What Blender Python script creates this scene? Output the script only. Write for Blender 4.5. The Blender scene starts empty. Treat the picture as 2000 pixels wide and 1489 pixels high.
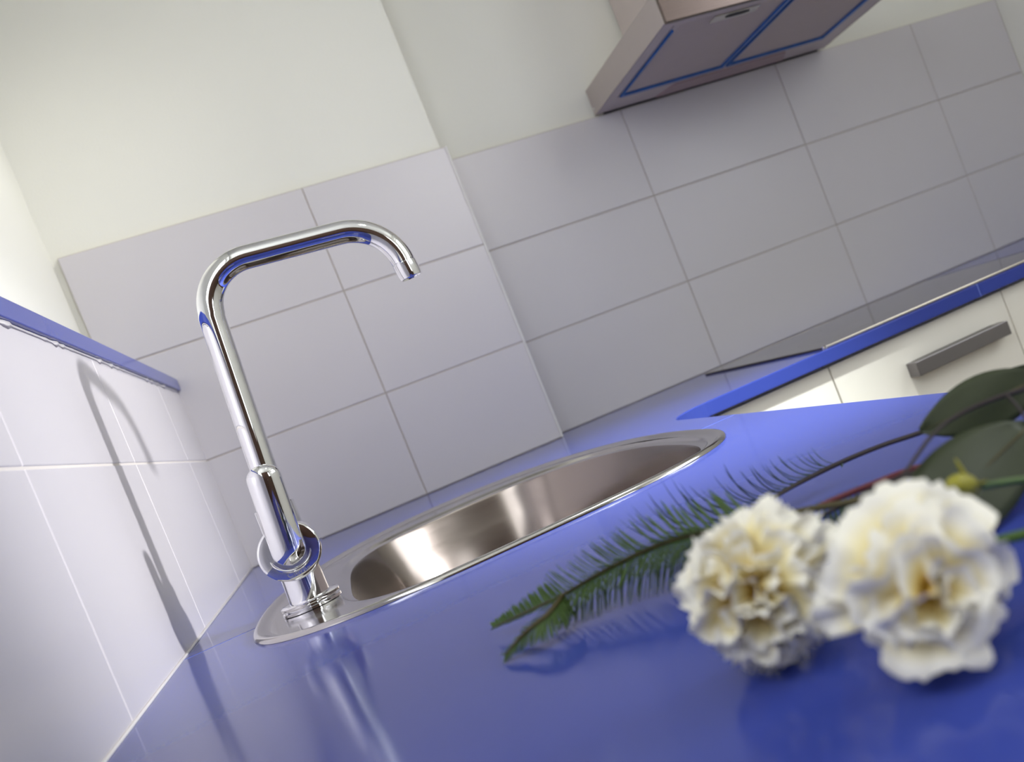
import bpy, bmesh, math, random
from mathutils import Vector, Matrix, Euler

S = bpy.context.scene
C = S.collection
PI = math.pi

# ------------------------------------------------------------------ camera
cam = bpy.data.cameras.new('camera')
cam_o = bpy.data.objects.new('camera', cam)
C.objects.link(cam_o)
R = Vector((0.86139645, -0.35133369, -0.3668253))
U = Vector((0.35654824, -0.09611548, 0.92931973))
F = Vector((0.36175892, 0.93130363, -0.04247388))
CAM = Vector((0.19603069, -1.8313466, 0.12588417))
cam_o.matrix_world = Matrix(((R.x, U.x, -F.x, CAM.x), (R.y, U.y, -F.y, CAM.y),
                             (R.z, U.z, -F.z, CAM.z), (0, 0, 0, 1)))
cam.sensor_fit = 'HORIZONTAL'
cam.sensor_width = 36
cam.lens = 1867.9745 / 2000 * 36
cam.shift_x = (1000 - 1365.6) / 2000
cam.shift_y = (697.277 - 744.5) / 2000
cam.clip_start = 0.02
cam.dof.use_dof = True
cam.dof.focus_distance = 0.87
cam.dof.aperture_fstop = 7.6
S.camera = cam_o

# ------------------------------------------------------------------ world and lights
w = bpy.data.worlds.new('sky')
S.world = w
w.use_nodes = True
bg = w.node_tree.nodes['Background']
bg.inputs[0].default_value = (0.93, 0.97, 1.0, 1)      # even overcast sky
bg.inputs[1].default_value = 4.7


def lamp(name, kind, loc, power, col=(1, 1, 1), size=0.05, target=None, angle=None, blend=0.5):
    d = bpy.data.lights.new(name, kind)
    d.energy = power
    d.color = col
    d.shadow_soft_size = size
    o = bpy.data.objects.new(name, d)
    C.objects.link(o)
    o.location = loc
    if target is not None:
        o.rotation_euler = (Vector(target) - Vector(loc)).to_track_quat('-Z', 'Y').to_euler()
    if kind == 'SPOT':
        d.spot_size = math.radians(angle)
        d.spot_blend = blend
    return o


def portal(name, loc, rot, sx, sy):
    d = bpy.data.lights.new(name, 'AREA')
    d.shape = 'RECTANGLE'
    d.size, d.size_y = sx, sy
    d.cycles.is_portal = True
    o = bpy.data.objects.new(name, d)
    C.objects.link(o)
    o.location = loc
    o.rotation_euler = rot


# halogen spots of the kitchen: one lamp from the right wall, one ceiling spot over the sink corner; two fill spots added
lamp('key_fill_spot', 'SPOT', (1.98, -2.34, 0.66), 300, (0.97, 0.97, 1.0), 0.055, (0.0, -0.66, 0.14), 23, 1.0)
lamp('key_fill_spot', 'SPOT', (1.30, -2.6, 1.15), 60, (1.0, 0.99, 0.97), 0.22, (0.22, 0.0, 0.62), 25, 1.0)  # added fill spot, no real lamp: brightens the upper pillar wall
lamp('pool_fill_spot', 'SPOT', (0.95, -0.50, 1.57), 58, (1.0, 0.99, 0.95), 0.05, (-0.1, -0.34, 0.60), 42, 1.0)  # invented fill lamp that lifts the plaster above the stone shelf
lamp('pool_fill_spot', 'SPOT', (0.90, -1.55, 1.50), 300, (0.95, 1.0, 0.98), 0.05, (0.60, -0.76, 0.0), 36, 1.0)
# daylight openings: tall window in the right wall, rear wall window added as fill
WL = (-2.40, -1.25, 0.55, 1.50)     # y0 y1 z0 z1
WK = (-3.40, -1.45, 0.50, 1.56)     # y0 y1 z0 z1, left wall, behind the photographer
WR = (1.45, 1.95, 0.2, 1.30)       # x0 x1 z0 z1
portal('window_portal', (2.13, (WL[0] + WL[1]) / 2, (WL[2] + WL[3]) / 2), (0, PI / 2, 0), WL[3] - WL[2], WL[1] - WL[0])
portal('window_portal', (-0.13, (WK[0] + WK[1]) / 2, (WK[2] + WK[3]) / 2), (0, -PI / 2, 0), WK[3] - WK[2], WK[1] - WK[0])
portal('window_portal', ((WR[0] + WR[1]) / 2, -3.63, (WR[2] + WR[3]) / 2), (PI / 2, 0, 0), WR[1] - WR[0], WR[3] - WR[2])

S.view_settings.view_transform = 'Standard'
S.view_settings.look = 'None'
S.view_settings.gamma = 1
S.view_settings.use_curve_mapping = False
S.view_settings.exposure = 0.08
S.cycles.use_denoising = True
S.cycles.max_bounces = 20
S.cycles.diffuse_bounces = 5
S.cycles.glossy_bounces = 16
S.cycles.caustics_reflective = True
S.cycles.blur_glossy = 0.3
S.cycles.sample_clamp_indirect = 6


# ------------------------------------------------------------------ materials
def srgb(r, g, b):
    f = lambda c: ((c / 255 + 0.055) / 1.055) ** 2.4 if c > 10 else c / 255 / 12.92
    return (f(r), f(g), f(b), 1)


def mat(name, col, rough=0.5, metal=0.0, bump=None, vary=None, **kw):
    """procedural principled material; bump=(scale, strength, distance), vary=(scale, amount)"""
    m = bpy.data.materials.new(name)
    m.use_nodes = True
    nt = m.node_tree
    b = nt.nodes['Principled BSDF']
    b.inputs['Base Color'].default_value = col
    b.inputs['Roughness'].default_value = rough
    b.inputs['Metallic'].default_value = metal
    for k, v in kw.items():
        b.inputs[k.replace('_', ' ')].default_value = v
    tc = nt.nodes.new('ShaderNodeTexCoord')
    if vary:
        n = nt.nodes.new('ShaderNodeTexNoise')
        n.inputs['Scale'].default_value = vary[0]
        n.inputs['Detail'].default_value = 4
        nt.links.new(tc.outputs['Object'], n.inputs['Vector'])
        mr = nt.nodes.new('ShaderNodeMapRange')
        mr.inputs['To Min'].default_value = 1 - vary[1]
        mr.inputs['To Max'].default_value = 1 + vary[1]
        nt.links.new(n.outputs['Fac'], mr.inputs['Value'])
        mx = nt.nodes.new('ShaderNodeMix')
        mx.data_type = 'RGBA'
        mx.blend_type = 'MULTIPLY'
        mx.inputs[0].default_value = 1
        mx.inputs[6].default_value = col
        nt.links.new(mr.outputs[0], mx.inputs[7])
        nt.links.new(mx.outputs[2], b.inputs['Base Color'])
    if bump:
        n = nt.nodes.new('ShaderNodeTexNoise')
        n.inputs['Scale'].default_value = bump[0]
        n.inputs['Detail'].default_value = 3
        nt.links.new(tc.outputs['Object'], n.inputs['Vector'])
        bp = nt.nodes.new('ShaderNodeBump')
        bp.inputs['Strength'].default_value = bump[1]
        bp.inputs['Distance'].default_value = bump[2]
        nt.links.new(n.outputs['Fac'], bp.inputs['Height'])
        nt.links.new(bp.outputs[0], b.inputs['Normal'])
    return m


def brushed(name, col, rough, vec_scale, amount=0.12, aniso=0.0):
    """brushed metal: fine streak noise in roughness"""
    m = mat(name, col, rough, 1.0)
    nt = m.node_tree
    b = nt.nodes['Principled BSDF']
    tc = nt.nodes.new('ShaderNodeTexCoord')
    mp = nt.nodes.new('ShaderNodeMapping')
    mp.inputs['Scale'].default_value = vec_scale
    n = nt.nodes.new('ShaderNodeTexNoise')
    n.inputs['Scale'].default_value = 1
    n.inputs['Detail'].default_value = 2
    nt.links.new(tc.outputs['Object'], mp.inputs[0])
    nt.links.new(mp.outputs[0], n.inputs['Vector'])
    mr = nt.nodes.new('ShaderNodeMapRange')
    mr.inputs['To Min'].default_value = max(rough - amount, 0.02)
    mr.inputs['To Max'].default_value = rough + amount
    nt.links.new(n.outputs['Fac'], mr.inputs['Value'])
    nt.links.new(mr.outputs[0], b.inputs['Roughness'])
    b.inputs['Anisotropic'].default_value = aniso
    return m


M = {}
M['plaster'] = mat('plaster', srgb(232, 231, 222), 0.85, bump=(240, 0.10, 0.002))
M['tile'] = mat('wall_tile', srgb(208, 204, 207), 0.30, bump=(14, 0.05, 0.002), vary=(3, 0.015))
M['grout'] = mat('grout', srgb(184, 176, 168), 0.9, bump=(300, 0.2, 0.001))
M['grout_light'] = mat('grout_light', srgb(216, 210, 204), 0.9, bump=(300, 0.2, 0.001))
M['white_trim'] = mat('white_trim', srgb(236, 234, 232), 0.4, vary=(8, 0.02))
M['silicone'] = mat('silicone', srgb(226, 222, 220), 0.35, bump=(60, 0.3, 0.002))
M['stone'] = mat('blue_stone', (0.044, 0.068, 0.34, 1), 0.12, vary=(900, 0.05), Specular_IOR_Level=0.16)
M['stone_edge'] = M['stone']
M['seam'] = mat('seam_filler', srgb(120, 140, 225), 0.25, vary=(40, 0.05))
M['chrome'] = mat('chrome', (0.86, 0.86, 0.88, 1), 0.03, 1.0, vary=(30, 0.01))
M['etch'] = mat('etched_chrome', (0.5, 0.5, 0.55, 1), 0.35, 1.0, vary=(200, 0.05))
M['steel_polish'] = brushed('polished_steel', (0.52, 0.50, 0.49, 1), 0.11, (6, 200, 200), 0.04)
M['steel_bowl'] = brushed('brushed_steel_bowl', (0.30, 0.26, 0.235, 1), 0.20, (30, 30, 900), 0.025)
M['steel_hood'] = brushed('brushed_steel_hood', (0.16, 0.125, 0.115, 1), 0.26, (2, 2500, 2500), 0.05)
M['hood_grey'] = mat('hood_grey', srgb(206, 194, 190), 0.42, 0.15, vary=(30, 0.03))
M['hood_side'] = mat('hood_side', srgb(178, 167, 162), 0.42, 0.25, vary=(30, 0.03))
M['film'] = mat('blue_film', srgb(14, 96, 178), 0.3, vary=(35, 0.5))
M['dark'] = mat('dark_recess', srgb(22, 20, 22), 0.6, vary=(40, 0.1))
M['lens'] = mat('lamp_cover', srgb(176, 150, 150), 0.35, vary=(20, 0.05))
M['glass_hob'] = mat('ceramic_hob', srgb(40, 37, 36), 0.07, vary=(600, 0.06), Specular_IOR_Level=0.6)
M['hob_rim'] = mat('hob_rim', (0.72, 0.66, 0.55, 1), 0.25, 1.0, vary=(40, 0.04))
M['lacquer'] = mat('cream_lacquer', srgb(240, 236, 226), 0.28, vary=(4, 0.015))
M['carcass'] = mat('carcass_board', srgb(225, 222, 216), 0.6, vary=(12, 0.03))
M['handle'] = brushed('satin_handle', (0.24, 0.225, 0.235, 1), 0.30, (5, 300, 300), 0.06)
M['plinth'] = mat('plinth_dark', srgb(60, 52, 48), 0.5, vary=(10, 0.1))
M['floor'] = mat('wood_floor', srgb(92, 62, 42), 0.35, vary=(6, 0.2))
M['door_wood'] = mat('dark_wood', srgb(66, 42, 30), 0.35, vary=(8, 0.2))
M['rear'] = mat('brown_wall', srgb(78, 58, 44), 0.85, bump=(200, 0.1, 0.002))
M['stem'] = mat('sprig_stem', srgb(74, 66, 30), 0.6, vary=(80, 0.2))
M['stem_dark'] = mat('sprig_stem_dark', srgb(44, 34, 34), 0.6, vary=(80, 0.2))
M['stem_red'] = mat('sprig_stem_red', srgb(96, 36, 44), 0.6, vary=(80, 0.2))
M['needle'] = mat('needle_green', srgb(64, 92, 30), 0.45, vary=(60, 0.35))
M['needle_dark'] = mat('needle_dark', srgb(36, 62, 42), 0.45, vary=(60, 0.3))
M['euca'] = mat('broad_leaf', srgb(46, 54, 28), 0.5, vary=(50, 0.3))
M['calyx'] = mat('calyx_green', srgb(150, 145, 40), 0.5, vary=(60, 0.2))


def petal_mat():
    m = bpy.data.materials.new('cream_petal')
    m.use_nodes = True
    nt = m.node_tree
    b = nt.nodes['Principled BSDF']
    tc = nt.nodes.new('ShaderNodeTexCoord')
    ln = nt.nodes.new('ShaderNodeVectorMath')
    ln.operation = 'LENGTH'
    nt.links.new(tc.outputs['Object'], ln.inputs[0])
    mr = nt.nodes.new('ShaderNodeMapRange')
    mr.inputs['From Min'].default_value = 0.011
    mr.inputs['From Max'].default_value = 0.0262
    nt.links.new(ln.outputs['Value'], mr.inputs['Value'])
    cr = nt.nodes.new('ShaderNodeValToRGB')
    cr.color_ramp.elements[0].color = srgb(218, 186, 84)
    cr.color_ramp.elements[1].color = srgb(244, 240, 228)
    e = cr.color_ramp.elements.new(0.6)
    e.color = srgb(242, 230, 178)
    nt.links.new(mr.outputs[0], cr.inputs[0])
    nt.links.new(cr.outputs[0], b.inputs['Base Color'])
    b.inputs['Roughness'].default_value = 0.6
    b.inputs['Subsurface Weight'].default_value = 0.0
    return m


M['petal'] = petal_mat()


# ------------------------------------------------------------------ helpers
def obj(name, bm, m, parent=None, smooth=False, bevel=0, seg=2, auto=None):
    me = bpy.data.meshes.new(name)
    bmesh.ops.recalc_face_normals(bm, faces=bm.faces)
    bm.to_mesh(me)
    bm.free()
    if smooth:
        me.polygons.foreach_set('use_smooth', [True] * len(me.polygons))
        if auto is not None:
            me.set_sharp_from_angle(angle=math.radians(auto))
    me.materials.append(M[m] if isinstance(m, str) else m)
    o = bpy.data.objects.new(name, me)
    C.objects.link(o)
    if parent:
        o.parent = parent
        o.matrix_parent_inverse = parent.matrix_world.inverted()
    if bevel:
        md = o.modifiers.new('bevel', 'BEVEL')
        md.width = bevel
        md.segments = seg
        md.limit_method = 'ANGLE'
        md.angle_limit = math.radians(40)
    return o


def tag(o, label=None, cat=None, group=None, kind=None):
    if label: o['label'] = label
    if cat: o['category'] = cat
    if group: o['group'] = group
    if kind: o['kind'] = kind
    return o


def thing(name, label, cat, loc, group=None):
    o = bpy.data.objects.new(name, None)
    o.empty_display_size = 0.02
    C.objects.link(o)
    o.location = loc
    o.matrix_world = Matrix.Translation(loc)
    return tag(o, label, cat, group)


def add_box(bm, x0, x1, y0, y1, z0, z1):
    v = [bm.verts.new((x, y, z)) for x in (x0, x1) for y in (y0, y1) for z in (z0, z1)]
    for f in ((0, 1, 3, 2), (4, 6, 7, 5), (0, 4, 5, 1), (2, 3, 7, 6), (0, 2, 6, 4), (1, 5, 7, 3)):
        bm.faces.new([v[i] for i in f])
    return v


def box(*a):
    bm = bmesh.new()
    add_box(bm, *a)
    return bm


def loft(bm, loops, cap0=False, cap1=False, closed=True):
    rings = [[bm.verts.new(p) for p in L] for L in loops]
    n = len(rings[0])
    for a, b in zip(rings, rings[1:]):
        for i in range(n if closed else n - 1):
            j = (i + 1) % n
            bm.faces.new((a[i], a[j], b[j], b[i]))
    if cap0: bm.faces.new(rings[0][::-1])
    if cap1: bm.faces.new(rings[-1])
    return rings


def lathe(profile, origin, axis, n=48, cap0=True, cap1=True):
    """profile: (radius, distance along axis)"""
    bm = bmesh.new()
    q = Vector(axis).normalized().to_track_quat('Z', 'Y')
    o = Vector(origin)
    L = []
    for r, h in profile:
        L.append([o + q @ Vector((r * math.cos(2 * PI * i / n), r * math.sin(2 * PI * i / n), h)) for i in range(n)])
    loft(bm, L, cap0, cap1)
    return bm


def catmull(P, k=8):
    P = [Vector(p) for p in P]
    Q = [2 * P[0] - P[1]] + P + [2 * P[-1] - P[-2]]
    out = []
    for i in range(1, len(Q) - 2):
        a, b, c, d = Q[i - 1:i + 3]
        for s in range(k):
            t = s / k
            out.append(0.5 * (2 * b + (c - a) * t + (2 * a - 5 * b + 4 * c - d) * t * t + (3 * b - a - 3 * c + d) * t ** 3))
    out.append(P[-1])
    return out


def tube(bm, P, rad, n=8, caps=True):
    """rad: number or function of t in 0..1"""
    P = [Vector(p) for p in P]
    loops = []
    t0 = (P[1] - P[0]).normalized()
    up = Vector((0, 0, 1)) if abs(t0.z) < 0.9 else Vector((0, 1, 0))
    nx = t0.cross(up).normalized()
    for i, p in enumerate(P):
        t = (P[min(i + 1, len(P) - 1)] - P[max(i - 1, 0)]).normalized()
        nx = (nx - t * nx.dot(t)).normalized()
        ny = t.cross(nx)
        r = rad(i / (len(P) - 1)) if callable(rad) else rad
        loops.append([p + r * (math.cos(2 * PI * k / n) * nx + math.sin(2 * PI * k / n) * ny) for k in range(n)])
    loft(bm, loops, caps, caps)


# ------------------------------------------------------------------ measures (metres, counter top at z = 0)
XC, XJ, XL = 0.5855, 0.311, -0.0897      # pillar right edge, tile joint, tile end
D = 0.111                                 # recessed wall plane
F1, TW, TH = 0.9913, 0.40205, 0.2         # tile joints
XE, YB = 0.616, -0.5095                   # worktop edges
XR = 2.077                                # right wall
YS = -0.793                               # worktop seam
ZF, ZC, YR = -0.90, 1.62, -3.6
SILL0, SILL1 = 0.326, 0.348
G = 0.0011                                # half grout joint
YEND = -2.55                              # front end of the left worktop


def structure(name, bm, m, **k):
    o = obj(name, bm, m, **k)
    o['kind'] = 'structure'
    return o


# ------------------------------------------------------------------ room shell
structure('floor', box(-0.3, XR + 0.2, YR - 0.2, D + 0.2, ZF - 0.1, ZF), 'floor')
structure('ceiling', box(-0.3, XR + 0.2, YR - 0.2, D + 0.2, ZC, ZC + 0.1), 'plaster')
wall_b = structure('wall_back', box(XC - 0.012, XR, D + 0.008, D + 0.16, ZF, ZC), 'plaster')
pillar = structure('wall_pillar', box(-0.10, XC - 0.0125, 0.008, D + 0.16, ZF, ZC), 'plaster')
bm = bmesh.new()
y0, y1, z0, z1 = WK
add_box(bm, -0.26, -0.10, y1, D + 0.16, ZF, ZC)
add_box(bm, -0.26, -0.10, YR, y0, ZF, ZC)
add_box(bm, -0.26, -0.10, y0, y1, ZF, z0)
add_box(bm, -0.26, -0.10, y0, y1, z1, ZC)
structure('wall_left', bm, 'plaster')
bm = bmesh.new()
y0, y1, z0, z1 = WL
add_box(bm, XR, XR + 0.16, y1, D + 0.16, ZF, ZC)
add_box(bm, XR, XR + 0.16, YR, y0, ZF, ZC)
add_box(bm, XR, XR + 0.16, y0, y1, ZF, z0)
add_box(bm, XR, XR + 0.16, y0, y1, z1, ZC)
structure('wall_right', bm, 'plaster')
bm = bmesh.new()
x0, x1, z0, z1 = WR
add_box(bm, -0.1, x0, YR - 0.16, YR, ZF, ZC)
add_box(bm, x1, XR, YR - 0.16, YR, ZF, ZC)
add_box(bm, x0, x1, YR - 0.16, YR, ZF, z0)
add_box(bm, x0, x1, YR - 0.16, YR, z1, ZC)
structure('wall_rear', bm, 'rear')
# low boxed-out wall behind the left worktop
low = structure('wall_low', box(-0.10, -0.0010, YEND, 0.0, ZF, SILL0), 'grout_light')

# window frames (both outside the picture)
def window(name, L, R_, Zb, Zt, axis, at):
    w_ = thing(name, 'white framed window', None, (0, 0, 0))
    w_['kind'] = 'structure'
    def bar(a0, a1, b0, b1, nm):
        if axis == 'y':
            obj(nm, box(at - 0.03, at + 0.03, a0, a1, b0, b1), 'white_trim', w_, bevel=0.003)
        else:
            obj(nm, box(a0, a1, at - 0.03, at + 0.03, b0, b1), 'white_trim', w_, bevel=0.003)
    bar(L, L + 0.05, Zb, Zt, 'frame_side')
    bar(R_ - 0.05, R_, Zb, Zt, 'frame_side')
    bar(L + 0.05, R_ - 0.05, Zb, Zb + 0.05, 'frame_rail')
    bar(L + 0.05, R_ - 0.05, Zt - 0.05, Zt, 'frame_rail')
    bar((L + R_) / 2 - 0.03, (L + R_) / 2 + 0.03, Zb + 0.05, Zt - 0.05, 'mullion')
    del w_['label']
    return w_


window('window_1', WL[0], WL[1], WL[2], WL[3], 'y', XR + 0.10)
window('window_3', WK[0], WK[1], WK[2], WK[3], 'y', -0.20)
window('fill_window_2', WR[0], WR[1], WR[2], WR[3], 'x', YR - 0.09)  # unseen rear window, added for ambient and front fill
# dark wooden door in the rear wall
dr = thing('door_1', None, None, (0.45, YR, ZF))
dr['kind'] = 'structure'
obj('door_leaf', box(0.02, 0.82, YR, YR + 0.04, ZF, 1.12), 'door_wood', dr, bevel=0.004)
obj('door_handle', lathe([(0.012, 0), (0.012, 0.05), (0.02, 0.055), (0.02, 0.075)], (0.74, YR + 0.04, 0.05), (0, 1, 0), 16), 'chrome', dr, True)


# ------------------------------------------------------------------ wall tiles, each a piece
def tile(parent, a0, a1, z0, z1, axis, at, th=0.008):
    g = G
    if axis == 'y':       # faces -y
        bm = box(a0 + g, a1 - g, at, at + th, z0 + g, z1 - g)
    else:                 # faces +x
        bm = box(at - th, at, a0 + g, a1 - g, z0 + g, z1 - g)
    return obj('tile', bm, 'tile', parent, bevel=0.0012, seg=2)


gp = structure('grout_bed_pillar', box(XL + 0.001, XC - 0.001, 0.0019, 0.008, 0.0, 3 * TH), 'grout')
gp.name = 'trim_1'
for k in range(3):
    tile(gp, XL, XJ, k * TH, (k + 1) * TH, 'y', 0.0, 0.0075)
    tile(gp, XJ, XC - 0.004, k * TH, (k + 1) * TH, 'y', 0.0, 0.0075)
# rounded white corner bead on the pillar edge
bm = bmesh.new()
n = 8
for zz in (0,):
    L = []
    for z in (0.0005, 3 * TH):
        L.append([(XC - 0.0045, 0.0, z)] + [(XC - 0.0045 + 0.0045 * math.sin(i / n * PI / 2), 0.0045 - 0.0045 * math.cos(i / n * PI / 2), z) for i in range(n + 1)] + [(XC, D + 0.007, z), (XC - 0.012, D + 0.007, z), (XC - 0.012, 0.0085, z), (XC - 0.0045, 0.0085, z)])
    loft(bm, L, True, True)
tr = structure('trim_2', bm, 'white_trim')
gf = structure('trim_3', box(XC + 0.001, XR, D + 0.0019, D + 0.008, 0.0, 3 * TH), 'grout')
xs = [XC + 0.0025, F1, F1 + TW, F1 + 2 * TW, XR - 0.001]
for k in range(3):
    for a, b in zip(xs, xs[1:]):
        tile(gf, a, b, k * TH, (k + 1) * TH, 'y', D, 0.0075)
ys = [YEND, -0.215 - 5 * 0.4025, -0.215 - 4 * 0.4025, -0.215 - 3 * 0.4025, -0.215 - 2 * 0.4025, -0.215 - 0.4025, -0.215, -0.001]
ys = [y for y in ys if y >= YEND]
for z0, z1 in ((0.0, TH), (TH, SILL0)):
    for a, b in zip(ys, ys[1:]):
        tile(low, a, b, z0, z1, 'x', 0.0, 0.0075)

# blue stone shelf on the low wall
sh = thing('stone_shelf', 'blue polished stone shelf capping the low tiled wall', 'shelf', (-0.05, -0.6, SILL0))
obj('slab', box(-0.0995, 0.0055, YEND, -0.0012, SILL0 + 0.001, SILL1), 'stone', sh, bevel=0.0012)
bm = bmesh.new()
random.seed(4)
y = YEND
prev = None
while y < -0.01:      # uneven silicone bead under the front edge
    r = random.uniform(0.0010, 0.0030) if random.random() < 0.35 else 0.0012
    ring = [(0.0002, y, SILL0 - 0.0002), (0.0002 + r, y, SILL0 + 0.0006), (0.0002, y, SILL0 - r * 1.8)]
    ring = [bm.verts.new(p) for p in ring]
    if prev:
        for i in range(3):
            bm.faces.new((prev[i], prev[(i + 1) % 3], ring[(i + 1) % 3], ring[i]))
    prev = ring
    y += 0.012
obj('silicone_bead', bm, 'silicone', sh, True)
# sealant lines around the worktop
bm = bmesh.new()
tube(bm, [(0.0006, YEND, 0.0006), (0.0006, -1.0, 0.0006), (0.0006, -0.001, 0.0006)], 0.0016, 6)
structure('trim_4', bm, 'silicone', smooth=True)

# ------------------------------------------------------------------ sink outlines
def sup(cx, cy, ax, ayf, ayb, nf, nb, n=96, al=None, nl=None):
    """superellipse with different front / back / left exponents"""
    P = []
    for i in range(n):
        t = 2 * PI * i / n
        c, s = math.cos(t), math.sin(t)
        e = nb if s > 0 else nf
        if c < 0 and nl: e = e + (nl - e) * min(1, -c * 1.5)
        x = cx + (ax if c > 0 or al is None else al) * math.copysign(abs(c) ** (2 / e), c)
        y = cy + (ayb if s > 0 else ayf) * math.copysign(abs(s) ** (2 / e), s)
        P.append(Vector((x, y, 0)))
    return P


SY = YS
rim_o = sup(0.3145, SY, 0.2455, 0.222, 0.428, 3.2, 2.15)
bowl_o = sup(0.346, SY + 0.03, 0.186, 0.222, 0.300, 3.4, 2.25, nl=3.6)


def inset(P, d):
    n = len(P)
    out = []
    for i in range(n):
        t = (P[(i + 1) % n] - P[i - 1]).normalized()
        out.append(P[i] + Vector((-t.y, t.x, 0)) * d)
    return out


def atz(P, z):
    return [Vector((p.x, p.y, z)) for p in P]


# ------------------------------------------------------------------ worktop: three slabs
wt = thing('kitchen_worktop', 'glossy blue stone worktop turning the corner around the steel sink', 'worktop', (0.3, -0.8, 0))
hole = inset(rim_o, 0.010)
iR = min(range(96), key=lambda i: abs(hole[i].y - YS) + (10 if hole[i].x < 0.3 else 0))
iL = min(range(96), key=lambda i: abs(hole[i].y - YS) + (10 if hole[i].x > 0.3 else 0))
gs = 0.0007


def prism(poly, z0, z1):
    from mathutils.geometry import tessellate_polygon
    P = [poly[0]]
    for q in poly[1:]:
        if (Vector(q) - Vector(P[-1])).length > 1e-5: P.append(q)
    bm = bmesh.new()
    lo = [bm.verts.new((x, y, z0)) for x, y in P]
    hi = [bm.verts.new((x, y, z1)) for x, y in P]
    for a, b, c in tessellate_polygon([[Vector((x, y, 0)) for x, y in P]]):
        bm.faces.new((hi[a], hi[b], hi[c]))
        bm.faces.new((lo[c], lo[b], lo[a]))
    n = len(P)
    for i in range(n):
        j = (i + 1) % n
        bm.faces.new((lo[i], lo[j], hi[j], hi[i]))
    return bm


fil = []
fr = 0.085
for i in range(13):
    a = PI / 2 + i / 12 * PI / 2     # fillet centre lies in the open floor corner
    fil.append((XE + fr + fr * math.cos(a), YB - fr + fr * math.sin(a)))
XS = 1.224
ZT = -0.0225
back = [(hole[i].x, hole[i].y) for i in range(iR, iL + 1)]
back = [(x, max(y, YS + gs)) for x, y in back]
polyA = [(0.0005, YS + gs), (0.0005, -0.0005), (XC, -0.0005), (XC, D - 0.0005), (XS - gs, D - 0.0005), (XS - gs, YB)] + fil + [(XE, YS + gs)] + back
obj('corner_slab', prism(polyA, ZT, 0.0), 'stone', wt, bevel=0.0018, seg=3)
front = [(hole[i % 96].x, min(hole[i % 96].y, YS - gs)) for i in range(iL, iR + 97 if iR < iL else iR + 1)]
polyB = [(XE, YS - gs), (XE, YEND), (0.0005, YEND), (0.0005, YS - gs)] + front
obj('front_slab', prism(polyB, ZT, 0.0), 'stone', wt, bevel=0.0018, seg=3)
obj('side_slab', box(XS + gs, XR - 0.001, YB, D - 0.0005, ZT, 0.0), 'stone', wt, bevel=0.0018, seg=3)
obj('seam', box(hole[iR].x, XE - 0.0015, YS - gs, YS + gs, ZT, -0.0001), 'seam', wt)
obj('seam', box(0.001, hole[iL].x, YS - gs, YS + gs, ZT, -0.0001), 'seam', wt)
obj('seam', box(XS - gs, XS + gs, YB + 0.0006, D - 0.001, ZT, -0.0001), 'seam', wt)

# ------------------------------------------------------------------ sink
sk = thing('kitchen_sink', 'stainless steel inset sink with rounded bowl and polished rim', 'sink', (0.32, SY, 0))
bm = bmesh.new()
LL = [atz(rim_o, 0.0002), atz(inset(rim_o, 0.0004), 0.0022), atz(inset(rim_o, 0.002), 0.0040), atz(inset(rim_o, 0.0045), 0.0046),
      atz(inset(rim_o, 0.008), 0.0036), atz(inset(rim_o, 0.011), 0.0016), atz(inset(rim_o, 0.014), 0.0008)]
lo = inset(rim_o, 0.016)
hi = inset(bowl_o, -0.012)
for k in range(0, 5):
    f = k / 4
    LL.append([a.lerp(b, f) + Vector((0, 0, 0.0008)) for a, b in zip(lo, hi)])
LL += [atz(inset(bowl_o, -0.010), 0.0004), atz(inset(bowl_o, -0.009), -0.0024), atz(inset(bowl_o, -0.004), -0.0034), atz(inset(bowl_o, -0.001), -0.0045)]
loft(bm, LL)
obj('rim', bm, 'steel_polish', sk, True, auto=60)
bm = bmesh.new()
LL = [atz(inset(bowl_o, -0.001), -0.0045), atz(bowl_o, -0.007), atz(inset(bowl_o, 0.001), -0.014)]
for z in (-0.04, -0.08, -0.115):
    LL.append(atz(inset(bowl_o, 0.002 - z * 0.22), z))
for k in range(1, 7):
    a = k / 6 * PI / 2
    LL.append(atz(inset(bowl_o, 0.0273 + 0.045 * (1 - math.cos(a))), -0.115 - 0.045 * math.sin(a)))
cen = Vector((0.343, SY + 0.1, 0))
last = inset(bowl_o, 0.0723)
for f in (0.35, 0.7, 0.86):
    LL.append([Vector((p.x, p.y, 0)).lerp(cen, f) + Vector((0, 0, -0.160 - 0.004 * f)) for p in last])
loft(bm, LL, cap1=True)
obj('bowl', bm, 'steel_bowl', sk, True, auto=60)
dr_ = obj('drain', lathe([(0.040, 0.002), (0.040, 0.004), (0.034, 0.005), (0.030, 0.002), (0.012, 0.001)], (cen.x, cen.y, -0.1635), (0, 0, 1), 40), 'chrome', sk, True, auto=40)
bm = bmesh.new()
for k in range(6):
    a = k * PI / 3
    bmm = lathe([(0.0035, 0), (0.0035, 0.0006)], (cen.x + 0.02 * math.cos(a), cen.y + 0.02 * math.sin(a), -0.1620), (0, 0, 1), 10)
    me = bpy.data.meshes.new('tmp'); bmm.to_mesh(me); bmm.free(); bm.from_mesh(me)
obj('drain_hole', bm, 'dark', dr_)

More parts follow.
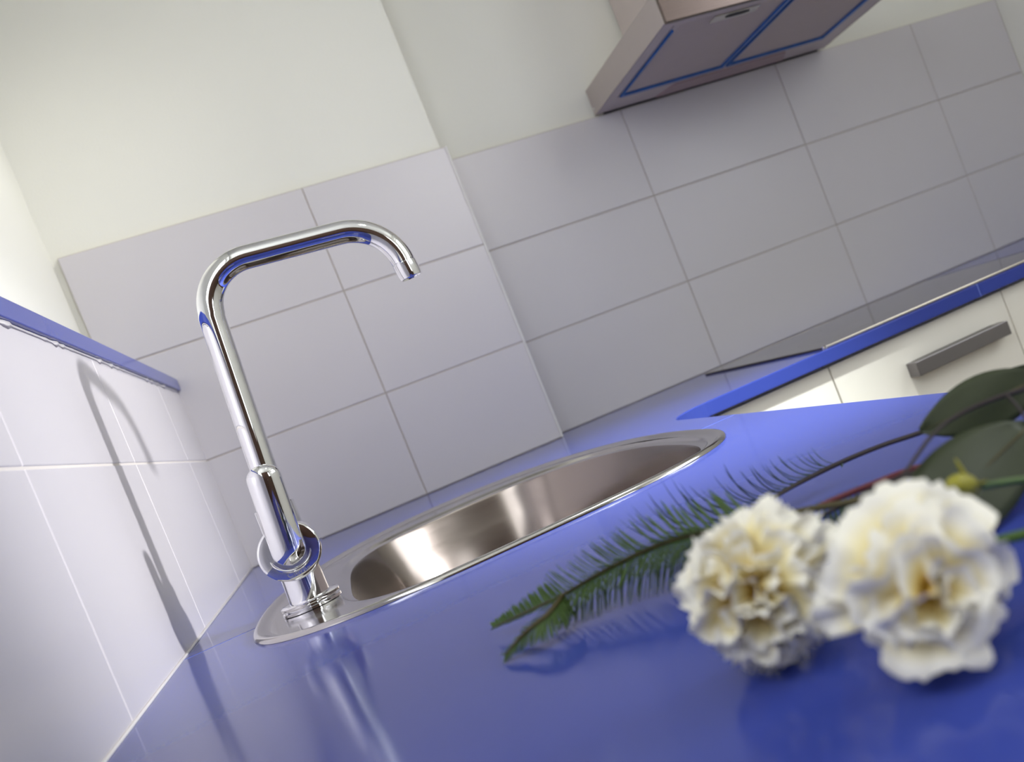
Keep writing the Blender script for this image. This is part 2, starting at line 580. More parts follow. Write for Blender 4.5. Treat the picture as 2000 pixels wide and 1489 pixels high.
# ------------------------------------------------------------------ mixer tap
FX, FY = 0.124, -0.823
tp = thing('kitchen_tap', 'tall chrome mixer tap with swan neck spout on the sink deck', 'tap', (FX, FY, 0.001))
obj('base_ring', lathe([(0.0265, 0.0008), (0.0275, 0.0014), (0.0275, 0.0038), (0.0262, 0.0046)], (FX, FY, 0), (0, 0, 1), 64), 'chrome', tp, True, auto=50)
obj('base_ring', lathe([(0.0240, 0.0044), (0.0240, 0.0060), (0.0272, 0.0064), (0.0275, 0.0070), (0.0275, 0.0088), (0.0262, 0.0098), (0.0205, 0.0104)], (FX, FY, 0), (0, 0, 1), 64), 'chrome', tp, True, auto=50)
lean = Vector((0.052, 0, 1)).normalized()
obj('body', lathe([(0.0188, 0.0095), (0.0184, 0.03), (0.0182, 0.080), (0.0182, 0.1030), (0.0176, 0.1040), (0.0150, 0.1046), (0.0145, 0.1075), (0.0120, 0.1080)], (FX, FY, 0), lean * 0.35 + Vector((0, 0, 0.65)), 64), 'chrome', tp, True, auto=40)
# barrel that carries the lever, axis towards the camera side
BZ = 0.0595
bax = Vector((-0.02, -1, 0.0)).normalized()
bar_o = Vector((FX + 0.0015, FY, BZ)) - bax * 0.016
barrel = obj('barrel', lathe([(0.0205, -0.002), (0.0250, 0.000), (0.0268, 0.003), (0.0276, 0.012), (0.0278, 0.030), (0.0278, 0.0440), (0.0275, 0.0452), (0.0268, 0.0459), (0.0256, 0.0462), (0.018, 0.04635), (0.010, 0.0464), (0.002, 0.0464)], bar_o, bax, 72), 'chrome', tp, True, auto=70)
# lever: upright tongue with rounded ends, curved section, growing out of the barrel
lev_dir = Vector((0.062, -0.02, 1)).normalized()
lev_n = (bax - lev_dir * bax.dot(lev_dir)).normalized()
lev_s = lev_dir.cross(lev_n).normalized()
lev_0 = bar_o + bax * 0.0475 - lev_dir * 0.0125
bm = bmesh.new()
LENG, HW, TK = 0.0975, 0.0150, 0.0105
NL = 26
loops = []
for i in range(NL + 1):
    f = i / NL
    s = 0.5 - 0.5 * math.cos(f * PI)          # denser at the ends
    z = s * LENG
    d0 = z; d1 = LENG - z
    k0 = math.sqrt(max(0.0, 1 - max(0, 1 - d0 / HW) ** 2))
    k1 = math.sqrt(max(0.0, 1 - max(0, 1 - d1 / (HW * 0.8)) ** 2))
    k = max(0.03, min(k0, k1))
    cen_ = lev_0 + lev_dir * z
    loops.append([cen_ + lev_s * (HW * k * math.cos(2 * PI * j / 40)) + lev_n * (TK * (0.25 + 0.75 * k) * (1.0 if math.sin(2 * PI * j / 40) > 0 else 0.45) * math.sin(2 * PI * j / 40) + 0.001) for j in range(40)])
loft(bm, loops, True, True)
obj('lever', bm, 'chrome', tp, True, auto=80)
# crescent lip around the lower end of the lever
bm = bmesh.new()
P = []
for i in range(33):
    a = PI + PI * i / 32
    P.append(lev_0 + lev_dir * (0.0125 + 0.0175 * math.sin(a)) + lev_s * (0.0182 * math.cos(a)) + lev_n * (0.0002 - 0.0022 * abs(math.cos(a)) ** 2))
tube(bm, P, lambda t: 0.0006 + 0.0014 * math.sin(PI * t), 12)
obj('lever_collar', bm, 'chrome', tp, True)
# spout: straight riser, two bends, short drop
P = []
A0 = Vector((FX + 0.0035, FY, 0.104)); A1 = Vector((0.1392, FY, 0.292))
for i in range(13): P.append(A0.lerp(A1, i / 12))
rb = 0.046
cx_, cz_ = 0.1392 + rb + 0.001, 0.2915
for i in range(1, 17):
    a = PI - i / 16 * (PI / 2 + 0.02)
    P.append(Vector((cx_ + rb * math.cos(a), FY, cz_ + rb * math.sin(a))))
e = P[-1]
E1 = Vector((0.276, FY, 0.3330))
for i in range(1, 9): P.append(e.lerp(E1, i / 8))
rb2 = 0.050
for i in range(1, 17):
    a = PI / 2 - 0.04 - i / 16 * (PI / 2 - 0.10)
    P.append(Vector((E1.x - rb2 * math.cos(PI / 2 - 0.04) + rb2 * math.cos(a), FY, E1.z - rb2 * math.sin(PI / 2 - 0.04) + rb2 * math.sin(a))))
bm = bmesh.new()
tube(bm, P, 0.0118, 40)
obj('spout', bm, 'chrome', tp, True, auto=60)
tip = P[-1]
tdir = (P[-1] - P[-2]).normalized()
aer = obj('aerator', lathe([(0.0119, -0.0005), (0.0119, 0.0), (0.0110, 0.0004), (0.0110, 0.0012), (0.0119, 0.0016), (0.0117, 0.014), (0.0110, 0.0178), (0.0098, 0.0180), (0.0094, 0.0165)], tip, tdir, 48), 'chrome', tp, True, auto=35)
obj('nozzle_mesh', lathe([(0.0093, 0.0160), (0.0001, 0.0160)], tip, tdir, 24), 'dark', aer)
# faint lettering etched on the barrel front
cu = bpy.data.curves.new('lettering', 'FONT')
cu.body = 'Clever'
cu.size = 0.0078
cu.align_x = 'CENTER'
cu.extrude = 0.00012
to = bpy.data.objects.new('lettering', cu)
C.objects.link(to)
bpy.context.view_layer.update()
me = bpy.data.meshes.new_from_object(to)
bpy.data.objects.remove(to)
lo_ = bpy.data.objects.new('lettering', me)
me.materials.clear()
me.materials.append(M['etch'])
C.objects.link(lo_)
zx = Vector((1, 0, 0)); zx = (zx - bax * zx.dot(bax)).normalized(); zy = bax.cross(zx)
pos = bar_o + bax * 0.0464 - zy * 0.0228 + zx * 0.001
tilt = Matrix.Rotation(0.0, 3, zx)
a_, b_, c_ = zx, tilt @ zy, tilt @ bax
lo_.matrix_world = Matrix(((a_.x, b_.x, c_.x, pos.x), (a_.y, b_.y, c_.y, pos.y), (a_.z, b_.z, c_.z, pos.z), (0, 0, 0, 1)))
mw = lo_.matrix_world.copy()
lo_.parent = barrel
lo_.matrix_world = mw

# ------------------------------------------------------------------ cooker hood
HX0, HX1, HY0, HY1, HZ0, HZ1 = 0.930, 1.532, -0.359, D - 0.002, 0.6015, 0.658
hd = thing('cooker_hood', 'stainless steel chimney cooker hood with blue film left on its filters', 'cooker hood', (1.23, D, HZ0))
bm = bmesh.new()      # shell open at the bottom
t = 0.004
for a in ((HX0, HX0 + t, HY0, HY1, HZ0, HZ1), (HX1 - t, HX1, HY0, HY1, HZ0, HZ1), (HX0 + t, HX1 - t, HY1 - t, HY1, HZ0 + 0.001, HZ1), (HX0 + t, HX1 - t, HY0 + t, HY1 - t, HZ1 - t, HZ1)):
    add_box(bm, *a)
obj('canopy', bm, 'hood_side', hd, bevel=0.0012)
obj('front_panel', box(HX0 + 0.0005, HX1 - 0.0005, HY0 - 0.012, HY0 - 0.0002, HZ0 - 0.002, HZ1 + 0.004), 'steel_hood', hd, bevel=0.0015)
zb = HZ0 + 0.0006
bm = bmesh.new()      # bottom frame around the filters
FXA, FXM, FXB, FYA, FYB = 0.957, 1.214, 1.479, -0.335, 0.018
add_box(bm, HX0 + t, FXA, HY0, HY1 - t, zb, zb + 0.004)
add_box(bm, FXB, HX1 - t, HY0, HY1 - t, zb, zb + 0.004)
add_box(bm, FXA, FXB, HY0, FYA, zb, zb + 0.004)
add_box(bm, FXA, FXB, FYB, HY1 - t, zb, zb + 0.004)
obj('bottom_frame', bm, 'hood_grey', hd, bevel=0.0006)
for a, b in ((FXA + 0.004, FXM - 0.004), (FXM + 0.004, FXB - 0.004)):
    fl = obj('filter', box(a, b, FYA + 0.004, FYB - 0.004, zb + 0.001, zb + 0.010), 'hood_grey', hd, bevel=0.001)
    for (p0, p1, q0, q1) in ((a, a + 0.0035, FYA + 0.02, FYB - 0.004), (b - 0.0085, b, FYA + 0.004, FYB - 0.004), (a + 0.0036, b - 0.0086, FYB - 0.016, FYB - 0.004)):
        obj('film_strip', box(p0, p1, q0, q1, zb - 0.0034, zb + 0.0008), 'film', fl)
    bm = bmesh.new()      # fine ribs of the grease filter near its front
    k = FYA + 0.035
    for i in range(44):
        yy = FYA + 0.010 + i * 0.0075
        add_box(bm, a + 0.012, b - 0.012, yy, yy + 0.0022, zb + 0.0004, zb + 0.0012)
    rb_ = obj('rib', bm, 'hood_grey', fl)
    rb_['kind'] = 'stuff'
    # latch plate with dark oval opening
    cx0 = (a + b) / 2
    lp = obj('latch', box(cx0 - 0.042, cx0 + 0.055, FYA + 0.006, FYA + 0.034, zb - 0.0016, zb + 0.0006), 'steel_polish', fl, bevel=0.001)
    bm = bmesh.new()
    L = []
    for z in (zb - 0.0022, zb - 0.0008):
        L.append([(cx0 + 0.010 + 0.026 * math.copysign(abs(math.cos(2 * PI * i / 32)) ** 0.7, math.cos(2 * PI * i / 32)), FYA + 0.018 + 0.0075 * math.sin(2 * PI * i / 32), z) for i in range(32)])
    loft(bm, L, True, True)
    obj('latch_opening', bm, 'dark', lp)
obj('divider', box(FXM - 0.002, FXM + 0.002, FYA, FYB, zb, zb + 0.004), 'dark', hd)
lc = bmesh.new()
loft(lc, [[(1.075, 0.098, z), (1.410, 0.098, z), (1.385, 0.036, z), (1.100, 0.036, z)] for z in (zb - 0.003, zb + 0.001)], True, True)
obj('lamp_cover', lc, 'lens', hd, bevel=0.001)
obj('wall_rail', box(HX0 + 0.02, HX1 - 0.02, HY1 - 0.004, HY1, HZ0 - 0.0022, HZ0 + 0.0006), 'dark', hd)
ch = obj('chimney', box(1.058, 1.402, -0.17, HY1, HZ1, ZC - 0.002), 'hood_grey', hd, bevel=0.003)
obj('screw', lathe([(0.003, 0), (0.0028, 0.0012)], (HX0 + 0.0, HY1 - 0.012, HZ0 + 0.012), (-1, 0, 0), 12), 'chrome', hd, True)

# ------------------------------------------------------------------ hob
hb = thing('ceramic_hob', 'dark ceramic hob with thin metal rim set in the blue worktop', 'hob', (1.22, -0.21, 0))
KX0, KX1, KY0, KY1 = 0.916, 1.512, -0.496, 0.030
obj('glass', box(KX0 + 0.003, KX1 - 0.003, KY0 + 0.003, KY1 - 0.003, 0.0006, 0.0034), 'glass_hob', hb, bevel=0.0008)
obj('front_rim', box(KX0, KX1, KY0, KY0 + 0.004, 0.0004, 0.0042), 'hob_rim', hb, bevel=0.0008)
obj('back_rim', box(KX0, KX1, KY1 - 0.004, KY1, 0.0004, 0.0038), 'hob_rim', hb, bevel=0.0008)
for k, xx in enumerate((KX0, KX1)):
    obj('side_rim', box(xx - 0.0005, xx + 0.0025, KY0 + 0.004, KY1 - 0.004, 0.0004, 0.0036), 'plinth', hb, bevel=0.0006)
for xx in (KX0 + 0.004, KX1 - 0.004):
    obj('corner_cap', lathe([(0.0045, 0), (0.0045, 0.0045), (0.003, 0.0056)], (xx, KY0 + 0.004, 0.0003), (0, 0, 1), 16), 'chrome', hb, True, auto=40)
for xx, yy, r in ((1.06, -0.33, 0.09), (1.06, -0.10, 0.07), (1.36, -0.33, 0.07), (1.36, -0.10, 0.09)):
    bm = bmesh.new()
    L = [[(xx + rr * math.cos(2 * PI * i / 48), yy + rr * math.sin(2 * PI * i / 48), 0.00345) for i in range(48)] for rr in (r, r - 0.0012)]
    loft(bm, L)
    obj('cooking_zone_ring', bm, 'handle', hb)

# ------------------------------------------------------------------ base cabinets
ZD = -0.0285


def bar_handle(x0, x1, yf, z, parent):
    bm = bmesh.new()
    a, b, c = 0.0118, 0.014, 0.028
    # U-shaped flat bar in plan, swept in z
    L = []
    for zz in (z - a, z + a):
        L.append([(x0, yf, zz), (x0, yf - c, zz), (x1, yf - c, zz), (x1, yf, zz), (x1 - 0.012, yf, zz), (x1 - 0.012, yf - c + 0.017, zz), (x0 + 0.012, yf - c + 0.017, zz), (x0 + 0.012, yf, zz)])
    loft(bm, L, True, True)
    bmesh.ops.triangulate(bm, faces=[f for f in bm.faces if len(f.verts) > 4])
    return obj('handle', bm, 'handle', parent, bevel=0.0009)


def base_unit(x0, x1, label, handle):
    u = thing('base_cabinet', label, 'cabinet', ((x0 + x1) / 2, -0.2, ZF), 'base cabinets under the side worktop')
    obj('body', box(x0 + 0.001, x1 - 0.001, YB + 0.04, D - 0.001, ZF + 0.10, ZT - 0.001), 'carcass', u)
    obj('plinth', box(x0 + 0.001, x1 - 0.001, YB + 0.09, YB + 0.11, ZF + 0.001, ZF + 0.10), 'plinth', u)
    dz0, dz1 = -0.20, ZD
    d = obj('drawer_front', box(x0 + 0.0012, x1 - 0.0012, YB + 0.020, YB + 0.039, dz0, dz1), 'lacquer', u, bevel=0.0015)
    d2 = obj('door', box(x0 + 0.0012, x1 - 0.0012, YB + 0.020, YB + 0.039, ZF + 0.10, dz0 - 0.003), 'lacquer', u, bevel=0.0015)
    if handle:
        bar_handle(handle[0], handle[1], YB + 0.0199, -0.088, d)
        bar_handle(handle[0], handle[1], YB + 0.0199, -0.26, d2)
    return u


base_unit(0.66, 0.9155, 'narrow plain cream cabinet in the corner beside the sink worktop', None)
base_unit(0.9155, 1.281, 'cream cabinet with bar handle below the dark hob', (1.050, 1.249))
base_unit(1.281, 1.68, 'cream cabinet at the right edge, partly below the hob', (1.38, 1.58))
base_unit(1.68, XR - 0.002, 'cream cabinet against the right hand wall', (1.78, 1.98))
# cabinets under the left worktop, fronts facing the room
for i, (a, b, lab) in enumerate(((-1.15, -0.30, 'cream sink cabinet under the left worktop'), (-1.85, -1.15, 'cream cabinet under the worktop below the flowers'), (YEND, -1.85, 'cream cabinet at the free end of the left worktop'))):
    u = thing('base_cabinet', lab, 'cabinet', (0.3, (a + b) / 2, ZF), 'base cabinets under the left worktop')
    bm = bmesh.new()
    add_box(bm, 0.001, 0.575, a + 0.001, a + 0.017, ZF + 0.10, ZT - 0.001)
    add_box(bm, 0.001, 0.575, b - 0.017, b - 0.001, ZF + 0.10, ZT - 0.001)
    add_box(bm, 0.001, 0.575, a + 0.017, b - 0.017, ZF + 0.10, ZF + 0.116)
    obj('body', bm, 'carcass', u)
    obj('plinth', box(0.51, 0.53, a + 0.001, b - 0.001, ZF + 0.001, ZF + 0.10), 'plinth', u)
    d = obj('door', box(0.576, 0.595, a + 0.0012, b - 0.0012, ZF + 0.10, ZD), 'lacquer', u, bevel=0.0015)
    bm = bmesh.new()
    add_box(bm, 0.618, 0.627, (a + b) / 2 - 0.1, (a + b) / 2 + 0.1, -0.0975, -0.0785)
    for e in (-0.1, 0.088):
        add_box(bm, 0.5951, 0.618, (a + b) / 2 + e, (a + b) / 2 + e + 0.012, -0.0975, -0.0785)
    obj('handle', bm, 'handle', d)

# ------------------------------------------------------------------ cut greenery
random.seed(11)


def needle(bm, p, d, L, wdt, curl, up):
    """thin curved needle: tapered four-sided strip"""
    d = Vector(d).normalized()
    up = Vector(up)
    s = d.cross(up).normalized()
    loops = []
    N = 6
    q = Vector(p)
    dirv = d.copy()
    for i in range(N + 1):
        t = i / N
        ww = wdt * (0.55 + 0.9 * t) * (1 - t ** 3) + 0.00008
        nn = s.cross(dirv).normalized()
        loops.append([q + s * ww, q + nn * ww * 0.35, q - s * ww, q - nn * ww * 0.35])
        dirv = (dirv + curl * (1.0 / N)).normalized()
        q = q + dirv * (L / N)
    loft(bm, loops, True, True)


def sprig(name, label, stems, rules, stem_m, needle_m):
    """stems: list of polylines; rules: (stem index, t0, t1, count, side, length, lift, curl vector)"""
    r0 = Vector(stems[0][-1])
    T = thing(name, label, 'sprig', (r0.x, r0.y, 0.0), 'cut greenery lying on the blue worktop')
    CS = [catmull(s, 10) for s in stems]
    for k, c in enumerate(CS):
        bm = bmesh.new()
        big = 0.0011 if k == 0 else 0.0009
        tube(bm, c, lambda t: 0.0004 + big * min(1, t * 2.5), 7)
        obj('stem', bm, stem_m, T, True)
    bm = bmesh.new()
    for si, t0, t1, cnt, side, (la, lb), (wa, wb), lift, lean_, curl in rules:
        c = CS[si]
        for i in range(cnt):
            f = i / max(1, cnt - 1)
            t = t0 + (t1 - t0) * f
            x = t * (len(c) - 1)
            j = min(int(x), len(c) - 2)
            p = c[j].lerp(c[j + 1], x - j)
            tg = (c[j] - c[j + 1]).normalized()          # towards the tip
            sd = Vector((-tg.y, tg.x, 0)) * side * 0.8
            L = la + (lb - la) * f
            ww = wa + (wb - wa) * f
            d = sd + tg * (lean_ + random.uniform(-0.12, 0.12)) + Vector((0, 0, lift + random.uniform(-0.08, 0.08)))
            needle(bm, p, d, L * random.uniform(0.85, 1.08), ww, Vector(curl) * random.uniform(0.7, 1.2), (0, 0, 1))
    for v in bm.verts:
        v.co.z = max(v.co.z, 0.0006)
    nd = obj('needles', bm, needle_m, T, True)
    nd['kind'] = 'stuff'
    return T


A = [(0.236, -1.284, 0.006), (0.253, -1.309, 0.011), (0.271, -1.333, 0.016), (0.298, -1.347, 0.021), (0.323, -1.365, 0.024), (0.338, -1.389, 0.025), (0.353, -1.419, 0.025), (0.368, -1.434, 0.025), (0.393, -1.459, 0.022), (0.45, -1.478, 0.012), (0.53, -1.50, 0.004)]
A2 = [(0.232, -1.343, 0.004), (0.240, -1.345, 0.008), (0.248, -1.350, 0.012), (0.258, -1.348, 0.014), (0.271, -1.333, 0.016)]
sprig('fern_sprig', 'forked green needle sprig with its two tips nearest the tap', [A, A2], [
    (0, 0.0, 0.20, 40, -0.5, (0.004, 0.015), (0.00055, 0.00065), 0.75, 0.7, (0, 0, 0.1)),
    (0, 0.20, 0.36, 26, -0.5, (0.016, 0.020), (0.0005, 0.0007), 0.75, 0.9, (0, 0, 0.5)),
    (0, 0.30, 0.60, 18, -0.5, (0.022, 0.026), (0.0009, 0.0013), 0.55, 1.0, (-0.1, 0.1, 0.9)),
    (0, 0.0, 0.20, 34, 0.5, (0.003, 0.009), (0.00055, 0.00065), -0.25, 0.8, (0, 0, 0)),
    (0, 0.18, 0.60, 150, 0.5, (0.018, 0.032), (0.0005, 0.0007), -0.75, 0.35, (0, 0, -0.2)),
    (0, 0.20, 0.60, 110, 0.9, (0.016, 0.026), (0.0005, 0.0007), -0.35, 0.5, (0, 0, -0.3)),
    (0, 0.22, 0.56, 60, 0.6, (0.008, 0.010), (0.0005, 0.0007), 0.35, 0.5, (0, 0, 0.3)),
    (1, 0.0, 1.0, 60, 0.5, (0.005, 0.017), (0.00055, 0.00065), -0.5, 0.55, (0, 0, -0.1)),
    (1, 0.0, 1.0, 34, -0.5, (0.003, 0.008), (0.00055, 0.00065), 0.5, 0.9, (0, 0, 0)),
], 'stem', 'needle')
B = [(0.337, -1.338, 0.010), (0.360, -1.337, 0.012), (0.393, -1.331, 0.012), (0.422, -1.324, 0.012), (0.450, -1.328, 0.013), (0.473, -1.340, 0.014), (0.493, -1.355, 0.014), (0.519, -1.371, 0.014), (0.544, -1.388, 0.014), (0.590, -1.401, 0.012)]
sprig('fern_sprig', 'dark sprig with one row of long curved needles towards the sink', [B], [
    (0, 0.06, 0.44, 26, -0.35, (0.050, 0.022), (0.0010, 0.0009), 0.12, 1.25, (0.45, 0.15, 1.5)),
    (0, 0.10, 0.42, 8, -0.3, (0.046, 0.020), (0.0015, 0.0012), 0.25, 1.2, (0.4, 0.0, 1.5)),
    (0, 0.0, 0.42, 26, -1.0, (0.030, 0.014), (0.0007, 0.0006), 0.05, 0.6, (0.2, 0.5, 0.2)),
    (0, 0.45, 0.46, 1, 1, (0.006, 0.006), (0.0008, 0.0008), -0.4, 0.3, (0, 0, 0)),
], 'stem_dark', 'needle_dark')
Cc = [(0.357, -1.385, 0.014), (0.373, -1.408, 0.017), (0.393, -1.416, 0.018), (0.413, -1.423, 0.018), (0.434, -1.433, 0.018), (0.456, -1.451, 0.016), (0.506, -1.466, 0.008)]
C2 = [(0.367, -1.416, 0.013), (0.393, -1.425, 0.016), (0.414, -1.429, 0.017), (0.430, -1.436, 0.017), (0.457, -1.448, 0.016)]
cs = sprig('fern_sprig', 'short green sprig with reddish stem between the two white carnations', [Cc, C2], [
    (0, 0.0, 0.55, 26, 0.5, (0.016, 0.010), (0.0010, 0.0008), -0.7, 0.3, (0, 0, -0.2)),
    (1, 0.0, 0.7, 30, 0.5, (0.018, 0.011), (0.0012, 0.0009), -0.8, 0.2, (0, 0, -0.2)),
    (0, 0.0, 0.6, 34, -0.6, (0.006, 0.004), (0.0006, 0.0005), 0.35, 0.9, (0, 0, 0.2)),
], 'stem_dark', 'needle_dark')
cs.children[1].data.materials[0] = M['stem_red']


# broad leaves
def leaf(name, parent, base, tipp, side, width, bend, m='euca', fold=0.12):
    """pointed oval leaf with a midrib, real thickness"""
    b, t = Vector(base), Vector(tipp)
    ax = (t - b)
    L = ax.length
    ax.normalize()
    s = Vector(side)
    s = (s - ax * s.dot(ax)).normalized()
    n = ax.cross(s)
    NU, NV = 14, 8
    bm = bmesh.new()
    top, bot = [], []
    for i in range(NU + 1):
        u = i / NU
        ww = width / 2 * (math.sin(PI * min(u * 0.96 + 0.02, 1)) ** 0.75) * (1.12 - 0.35 * u)
        rt, rbm = [], []
        for j in range(NV + 1):
            v = j / NV * 2 - 1
            p = b + ax * (u * L) + s * (v * ww) + n * (bend * math.sin(PI * u) + fold * ww * abs(v) + 0.02 * width * math.sin(9 * u + 3 * v))
            rt.append(bm.verts.new(p + n * 0.0003))
            rbm.append(bm.verts.new(p - n * 0.0003))
        top.append(rt); bot.append(rbm)
    for i in range(NU):
        for j in range(NV):
            bm.faces.new((top[i][j], top[i + 1][j], top[i + 1][j + 1], top[i][j + 1]))
            bm.faces.new((bot[i][j], bot[i][j + 1], bot[i + 1][j + 1], bot[i + 1][j]))
        for j in (0, NV):
            bm.faces.new((top[i][j], bot[i][j], bot[i + 1][j], top[i + 1][j]))
    for i in (0, NU):
        for j in range(NV):
            bm.faces.new((top[i][j], top[i][j + 1], bot[i][j + 1], bot[i][j]))
    lf = obj('leaf', bm, m, parent, True)
    bm = bmesh.new()
    tube(bm, [b + ax * (u / 10 * L) + n * (bend * math.sin(PI * u / 10) + 0.0002) for u in range(11)], lambda q: 0.0006 * (1 - 0.8 * q), 6)
    obj('midrib', bm, 'stem', lf, True)
    return lf


eu = thing('leafy_sprig', 'leafy sprig with broad grey green leaves behind the carnations', 'sprig', (0.50, -1.50, 0.0))
st = [Vector((0.60, -1.47, 0.012)), Vector((0.53, -1.475, 0.026)), Vector((0.475, -1.480, 0.040)), Vector((0.43, -1.478, 0.042)), Vector((0.385, -1.50, 0.035))]
bm = bmesh.new()
tube(bm, catmull(st, 8), lambda t: 0.0016 - 0.0008 * t, 8)
obj('stem', bm, 'stem_dark', eu, True)
leaf('l', eu, (0.5084, -1.4522, 0.0350), (0.4412, -1.4368, 0.0343), (0.03, 0.25, 0.90), 0.030, 0.003)
leaf('l', eu, (0.4600, -1.4920, 0.0280), (0.3620, -1.5150, 0.0155), (-0.21, 0.36, 0.60), 0.041, 0.003)
leaf('l', eu, (0.550, -1.440, 0.0260), (0.5120, -1.4209, 0.0392), (0.35, -0.10, 0.93), 0.008, 0.002)

stc = catmull(st, 8)
for bs in ((0.5084, -1.4522, 0.0350), (0.4600, -1.4920, 0.0280), (0.550, -1.440, 0.0260)):
    bs = Vector(bs)
    near = min(stc, key=lambda q: (q - bs).length + 0.4 * max(0, bs.x - q.x))
    bm = bmesh.new()
    tube(bm, catmull([near, near.lerp(bs, 0.5) + Vector((0, 0, 0.002)), bs], 5), 0.0008, 7)
    obj('petiole', bm, 'stem_dark', eu, True)

# ------------------------------------------------------------------ carnations
random.seed(5)


def petal_mesh(seed, L=0.0275, W=0.026, amp=1.0, saw=1.0, root=0.12):
    rnd = random.Random(seed)
    NU, NV = 7, 14
    ph = [rnd.uniform(0, 6.28) for _ in range(4)]
    bm = bmesh.new()
    g0, g1 = [], []
    ser = [rnd.uniform(-1, 1) for _ in range(NV + 1)]
    for i in range(NU + 1):
        u = i / NU
        ww = W / 2 * (root + (1 - root) * math.sin(min(1, u * 1.05) * PI / 2) ** 1.4)
        r0, r1 = [], []
        for j in range(NV + 1):
            v = j / NV * 2 - 1
            rr = L * u * (1 - 0.16 * v * v * u)
            if i == NU: rr += saw * (0.0013 * ser[j] + (0.0011 if j % 2 else -0.0011))
            x = v * ww
            z = amp * (0.0032 * u * u * math.sin((3.2 + 2.3 * saw) * v + ph[0]) + 0.0016 * saw * u ** 3 * math.sin(13 * v + ph[1])) - 0.004 * u * u + 0.0015 * math.sin(4 * u + ph[2])
            r0.append(bm.verts.new((x, rr, z + 0.00012)))
            r1.append(bm.verts.new((x, rr, z - 0.00012)))
        g0.append(r0); g1.append(r1)
    for i in range(NU):
        for j in range(NV):
            bm.faces.new((g0[i][j], g0[i][j + 1], g0[i + 1][j + 1], g0[i + 1][j]))
            bm.faces.new((g1[i][j], g1[i + 1][j], g1[i + 1][j + 1], g1[i][j + 1]))
    for j in range(NV):
        bm.faces.new((g0[NU][j], g0[NU][j + 1], g1[NU][j + 1], g1[NU][j]))
    bmesh.ops.recalc_face_normals(bm, faces=bm.faces)
    me = bpy.data.meshes.new('petal')
    bm.to_mesh(me)
    bm.free()
    me.polygons.foreach_set('use_smooth', [True] * len(me.polygons))
    me.materials.append(M['petal'])
    return me


PET = [petal_mesh(s) for s in range(5)]
FINGER = [petal_mesh(20 + s, 0.031, 0.0125, 0.6, 0.7, 0.25) for s in range(4)]
WIDE = [petal_mesh(40 + s, 0.0285, 0.034, 1.15, 0.45) for s in range(5)]


def carnation(label, base, axis, scale, stem_pts, layers, seed):
    rnd = random.Random(seed)
    base = Vector(base)
    T = thing('carnation', label, 'flower', (base.x, base.y, 0.0), 'white carnations lying on the blue worktop')
    q = Vector(axis).normalized().to_track_quat('Z', 'Y')
    a = Vector(axis).normalized()
    obj('calyx', lathe([(0.002, -0.020), (0.0045, -0.017), (0.0055, -0.008), (0.0062, -0.001), (0.0070, 0.003)], base, a, 16), 'calyx', T, True)
    for k in range(5):
        an = k * 2 * PI / 5
        d = q @ Vector((math.cos(an), math.sin(an), 0))
        bm = bmesh.new()
        p0 = base + d * 0.0055 - a * 0.004
        needle(bm, p0, a + d * 0.55, 0.012, 0.0026, d * 0.5, d.cross(a))
        obj('sepal', bm, 'calyx', T, True)
    bm = bmesh.new()
    tube(bm, catmull([base - a * 0.018] + [Vector(s) for s in stem_pts], 8), 0.0019, 10)
    obj('stem', bm, 'needle', T, True)
    for n, incl, sc, off, pool in layers:
        an0 = rnd.uniform(0, 6.28)
        for k in range(n):
            o = bpy.data.objects.new('petal', rnd.choice(pool))
            C.objects.link(o)
            an = an0 + 2 * PI * k / n + rnd.uniform(-0.18, 0.18)
            inc = math.radians(incl + rnd.uniform(-9, 9))
            s_ = sc * scale * rnd.uniform(0.82, 1.16)
            rot = q.to_matrix() @ Matrix.Rotation(an, 3, 'Z') @ Matrix.Rotation(PI / 2 - inc, 3, 'X') @ Matrix.Rotation(rnd.uniform(-0.35, 0.35), 3, 'Y')
            m4 = rot.to_4x4()
            m4.translation = base + a * off * scale
            mw = m4 @ Matrix.Diagonal((s_, s_, s_, 1))
            for _ in range(14):          # petals rest on the worktop instead of passing through it
                if min((mw @ v.co).z for v in o.data.vertices) > 0.0006: break
                mw = mw @ Matrix.Diagonal((0.95, 0.92, 0.95, 1))
            o.parent = T
            o.matrix_parent_inverse = T.matrix_world.inverted()
            o.matrix_basis = mw
    return T


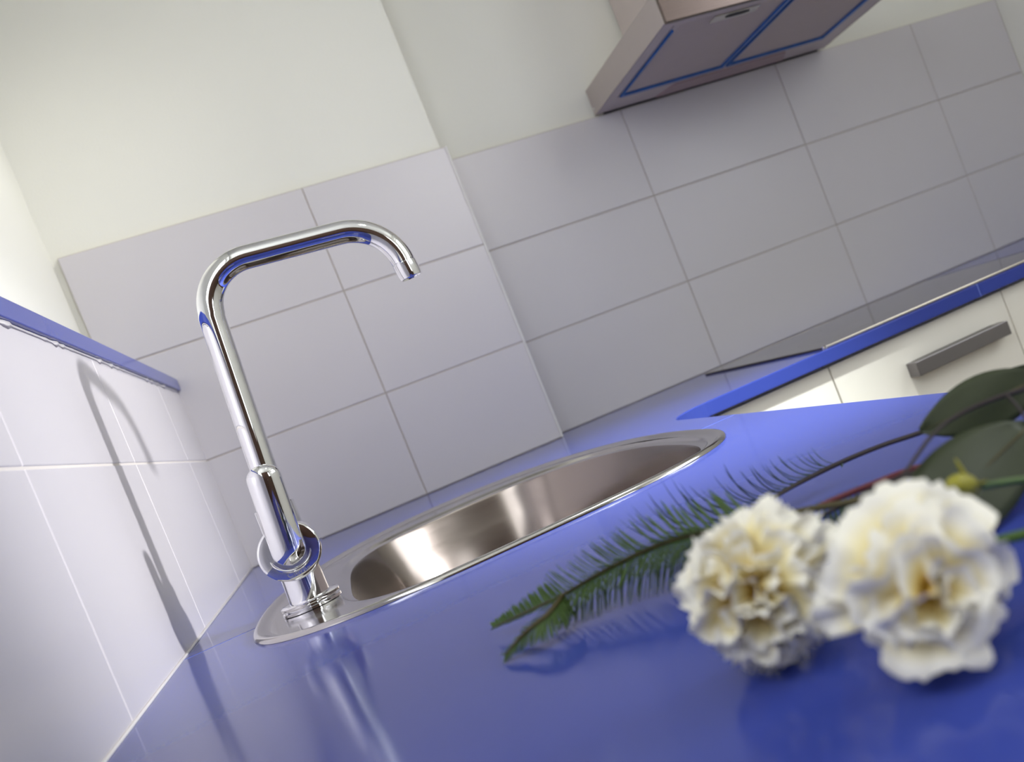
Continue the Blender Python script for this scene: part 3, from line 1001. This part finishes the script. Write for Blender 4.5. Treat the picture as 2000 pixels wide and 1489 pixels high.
LAY = [(9, 108, 1.08, 0.000, FINGER), (8, 88, 1.05, 0.001, FINGER), (7, 76, 1.00, 0.001, PET), (6, 58, 0.96, 0.002, PET), (6, 40, 0.92, 0.003, PET), (5, 22, 0.88, 0.004, PET), (3, 8, 0.82, 0.005, PET)]
LAYW = [(6, 108, 1.12, 0.000, WIDE), (3, 96, 1.15, 0.000, FINGER), (6, 84, 1.06, 0.001, WIDE), (5, 60, 0.98, 0.002, WIDE), (5, 40, 0.92, 0.003, WIDE), (4, 22, 0.86, 0.004, WIDE), (3, 8, 0.80, 0.005, PET)]
carnation('smaller white carnation in the middle of the picture over the fern sprig', (0.3070, -1.518, 0.0285), (-0.62, -0.74, 0.10), 0.95,
          [(0.335, -1.475, 0.022), (0.40, -1.46, 0.012), (0.50, -1.47, 0.006), (0.60, -1.50, 0.005)], LAY, 3)
carnation('larger white carnation at the lower right edge nearest the camera', (0.3325, -1.5825, 0.0262), (-0.38, -0.90, 0.05), 0.89,
          [(0.356, -1.550, 0.020), (0.42, -1.568, 0.010), (0.50, -1.595, 0.006), (0.60, -1.64, 0.005)], LAYW, 8)

# unopened bud behind the larger carnation
bd = thing('carnation_bud', 'small yellow green unopened bud behind the larger carnation', 'flower bud', (0.382, -1.548, 0.0))
bb = Vector((0.3940, -1.5330, 0.0285))
ba = Vector((-0.55, -0.35, 0.30)).normalized()
obj('bud', lathe([(0.0012, 0.0), (0.0036, 0.0015), (0.0048, 0.006), (0.0048, 0.011), (0.0036, 0.016), (0.0012, 0.0195)], bb, ba, 16), 'calyx', bd, True)
for k in range(4):
    an = k * PI / 2
    q = ba.to_track_quat('Z', 'Y')
    d = q @ Vector((math.cos(an), math.sin(an), 0))
    bm = bmesh.new()
    needle(bm, bb + d * 0.0035 + ba * 0.002, ba + d * 0.35, 0.012, 0.0020, d * 0.6, d.cross(ba))
    obj('sepal', bm, 'calyx', bd, True)
bm = bmesh.new()
tube(bm, catmull([bb + ba * 0.001, bb - ba * 0.02 + Vector((0.01, 0.0, 0)), Vector((0.47, -1.53, 0.006)), Vector((0.60, -1.55, 0.004))], 8), 0.0015, 8)
obj('stem', bm, 'needle', bd, True)
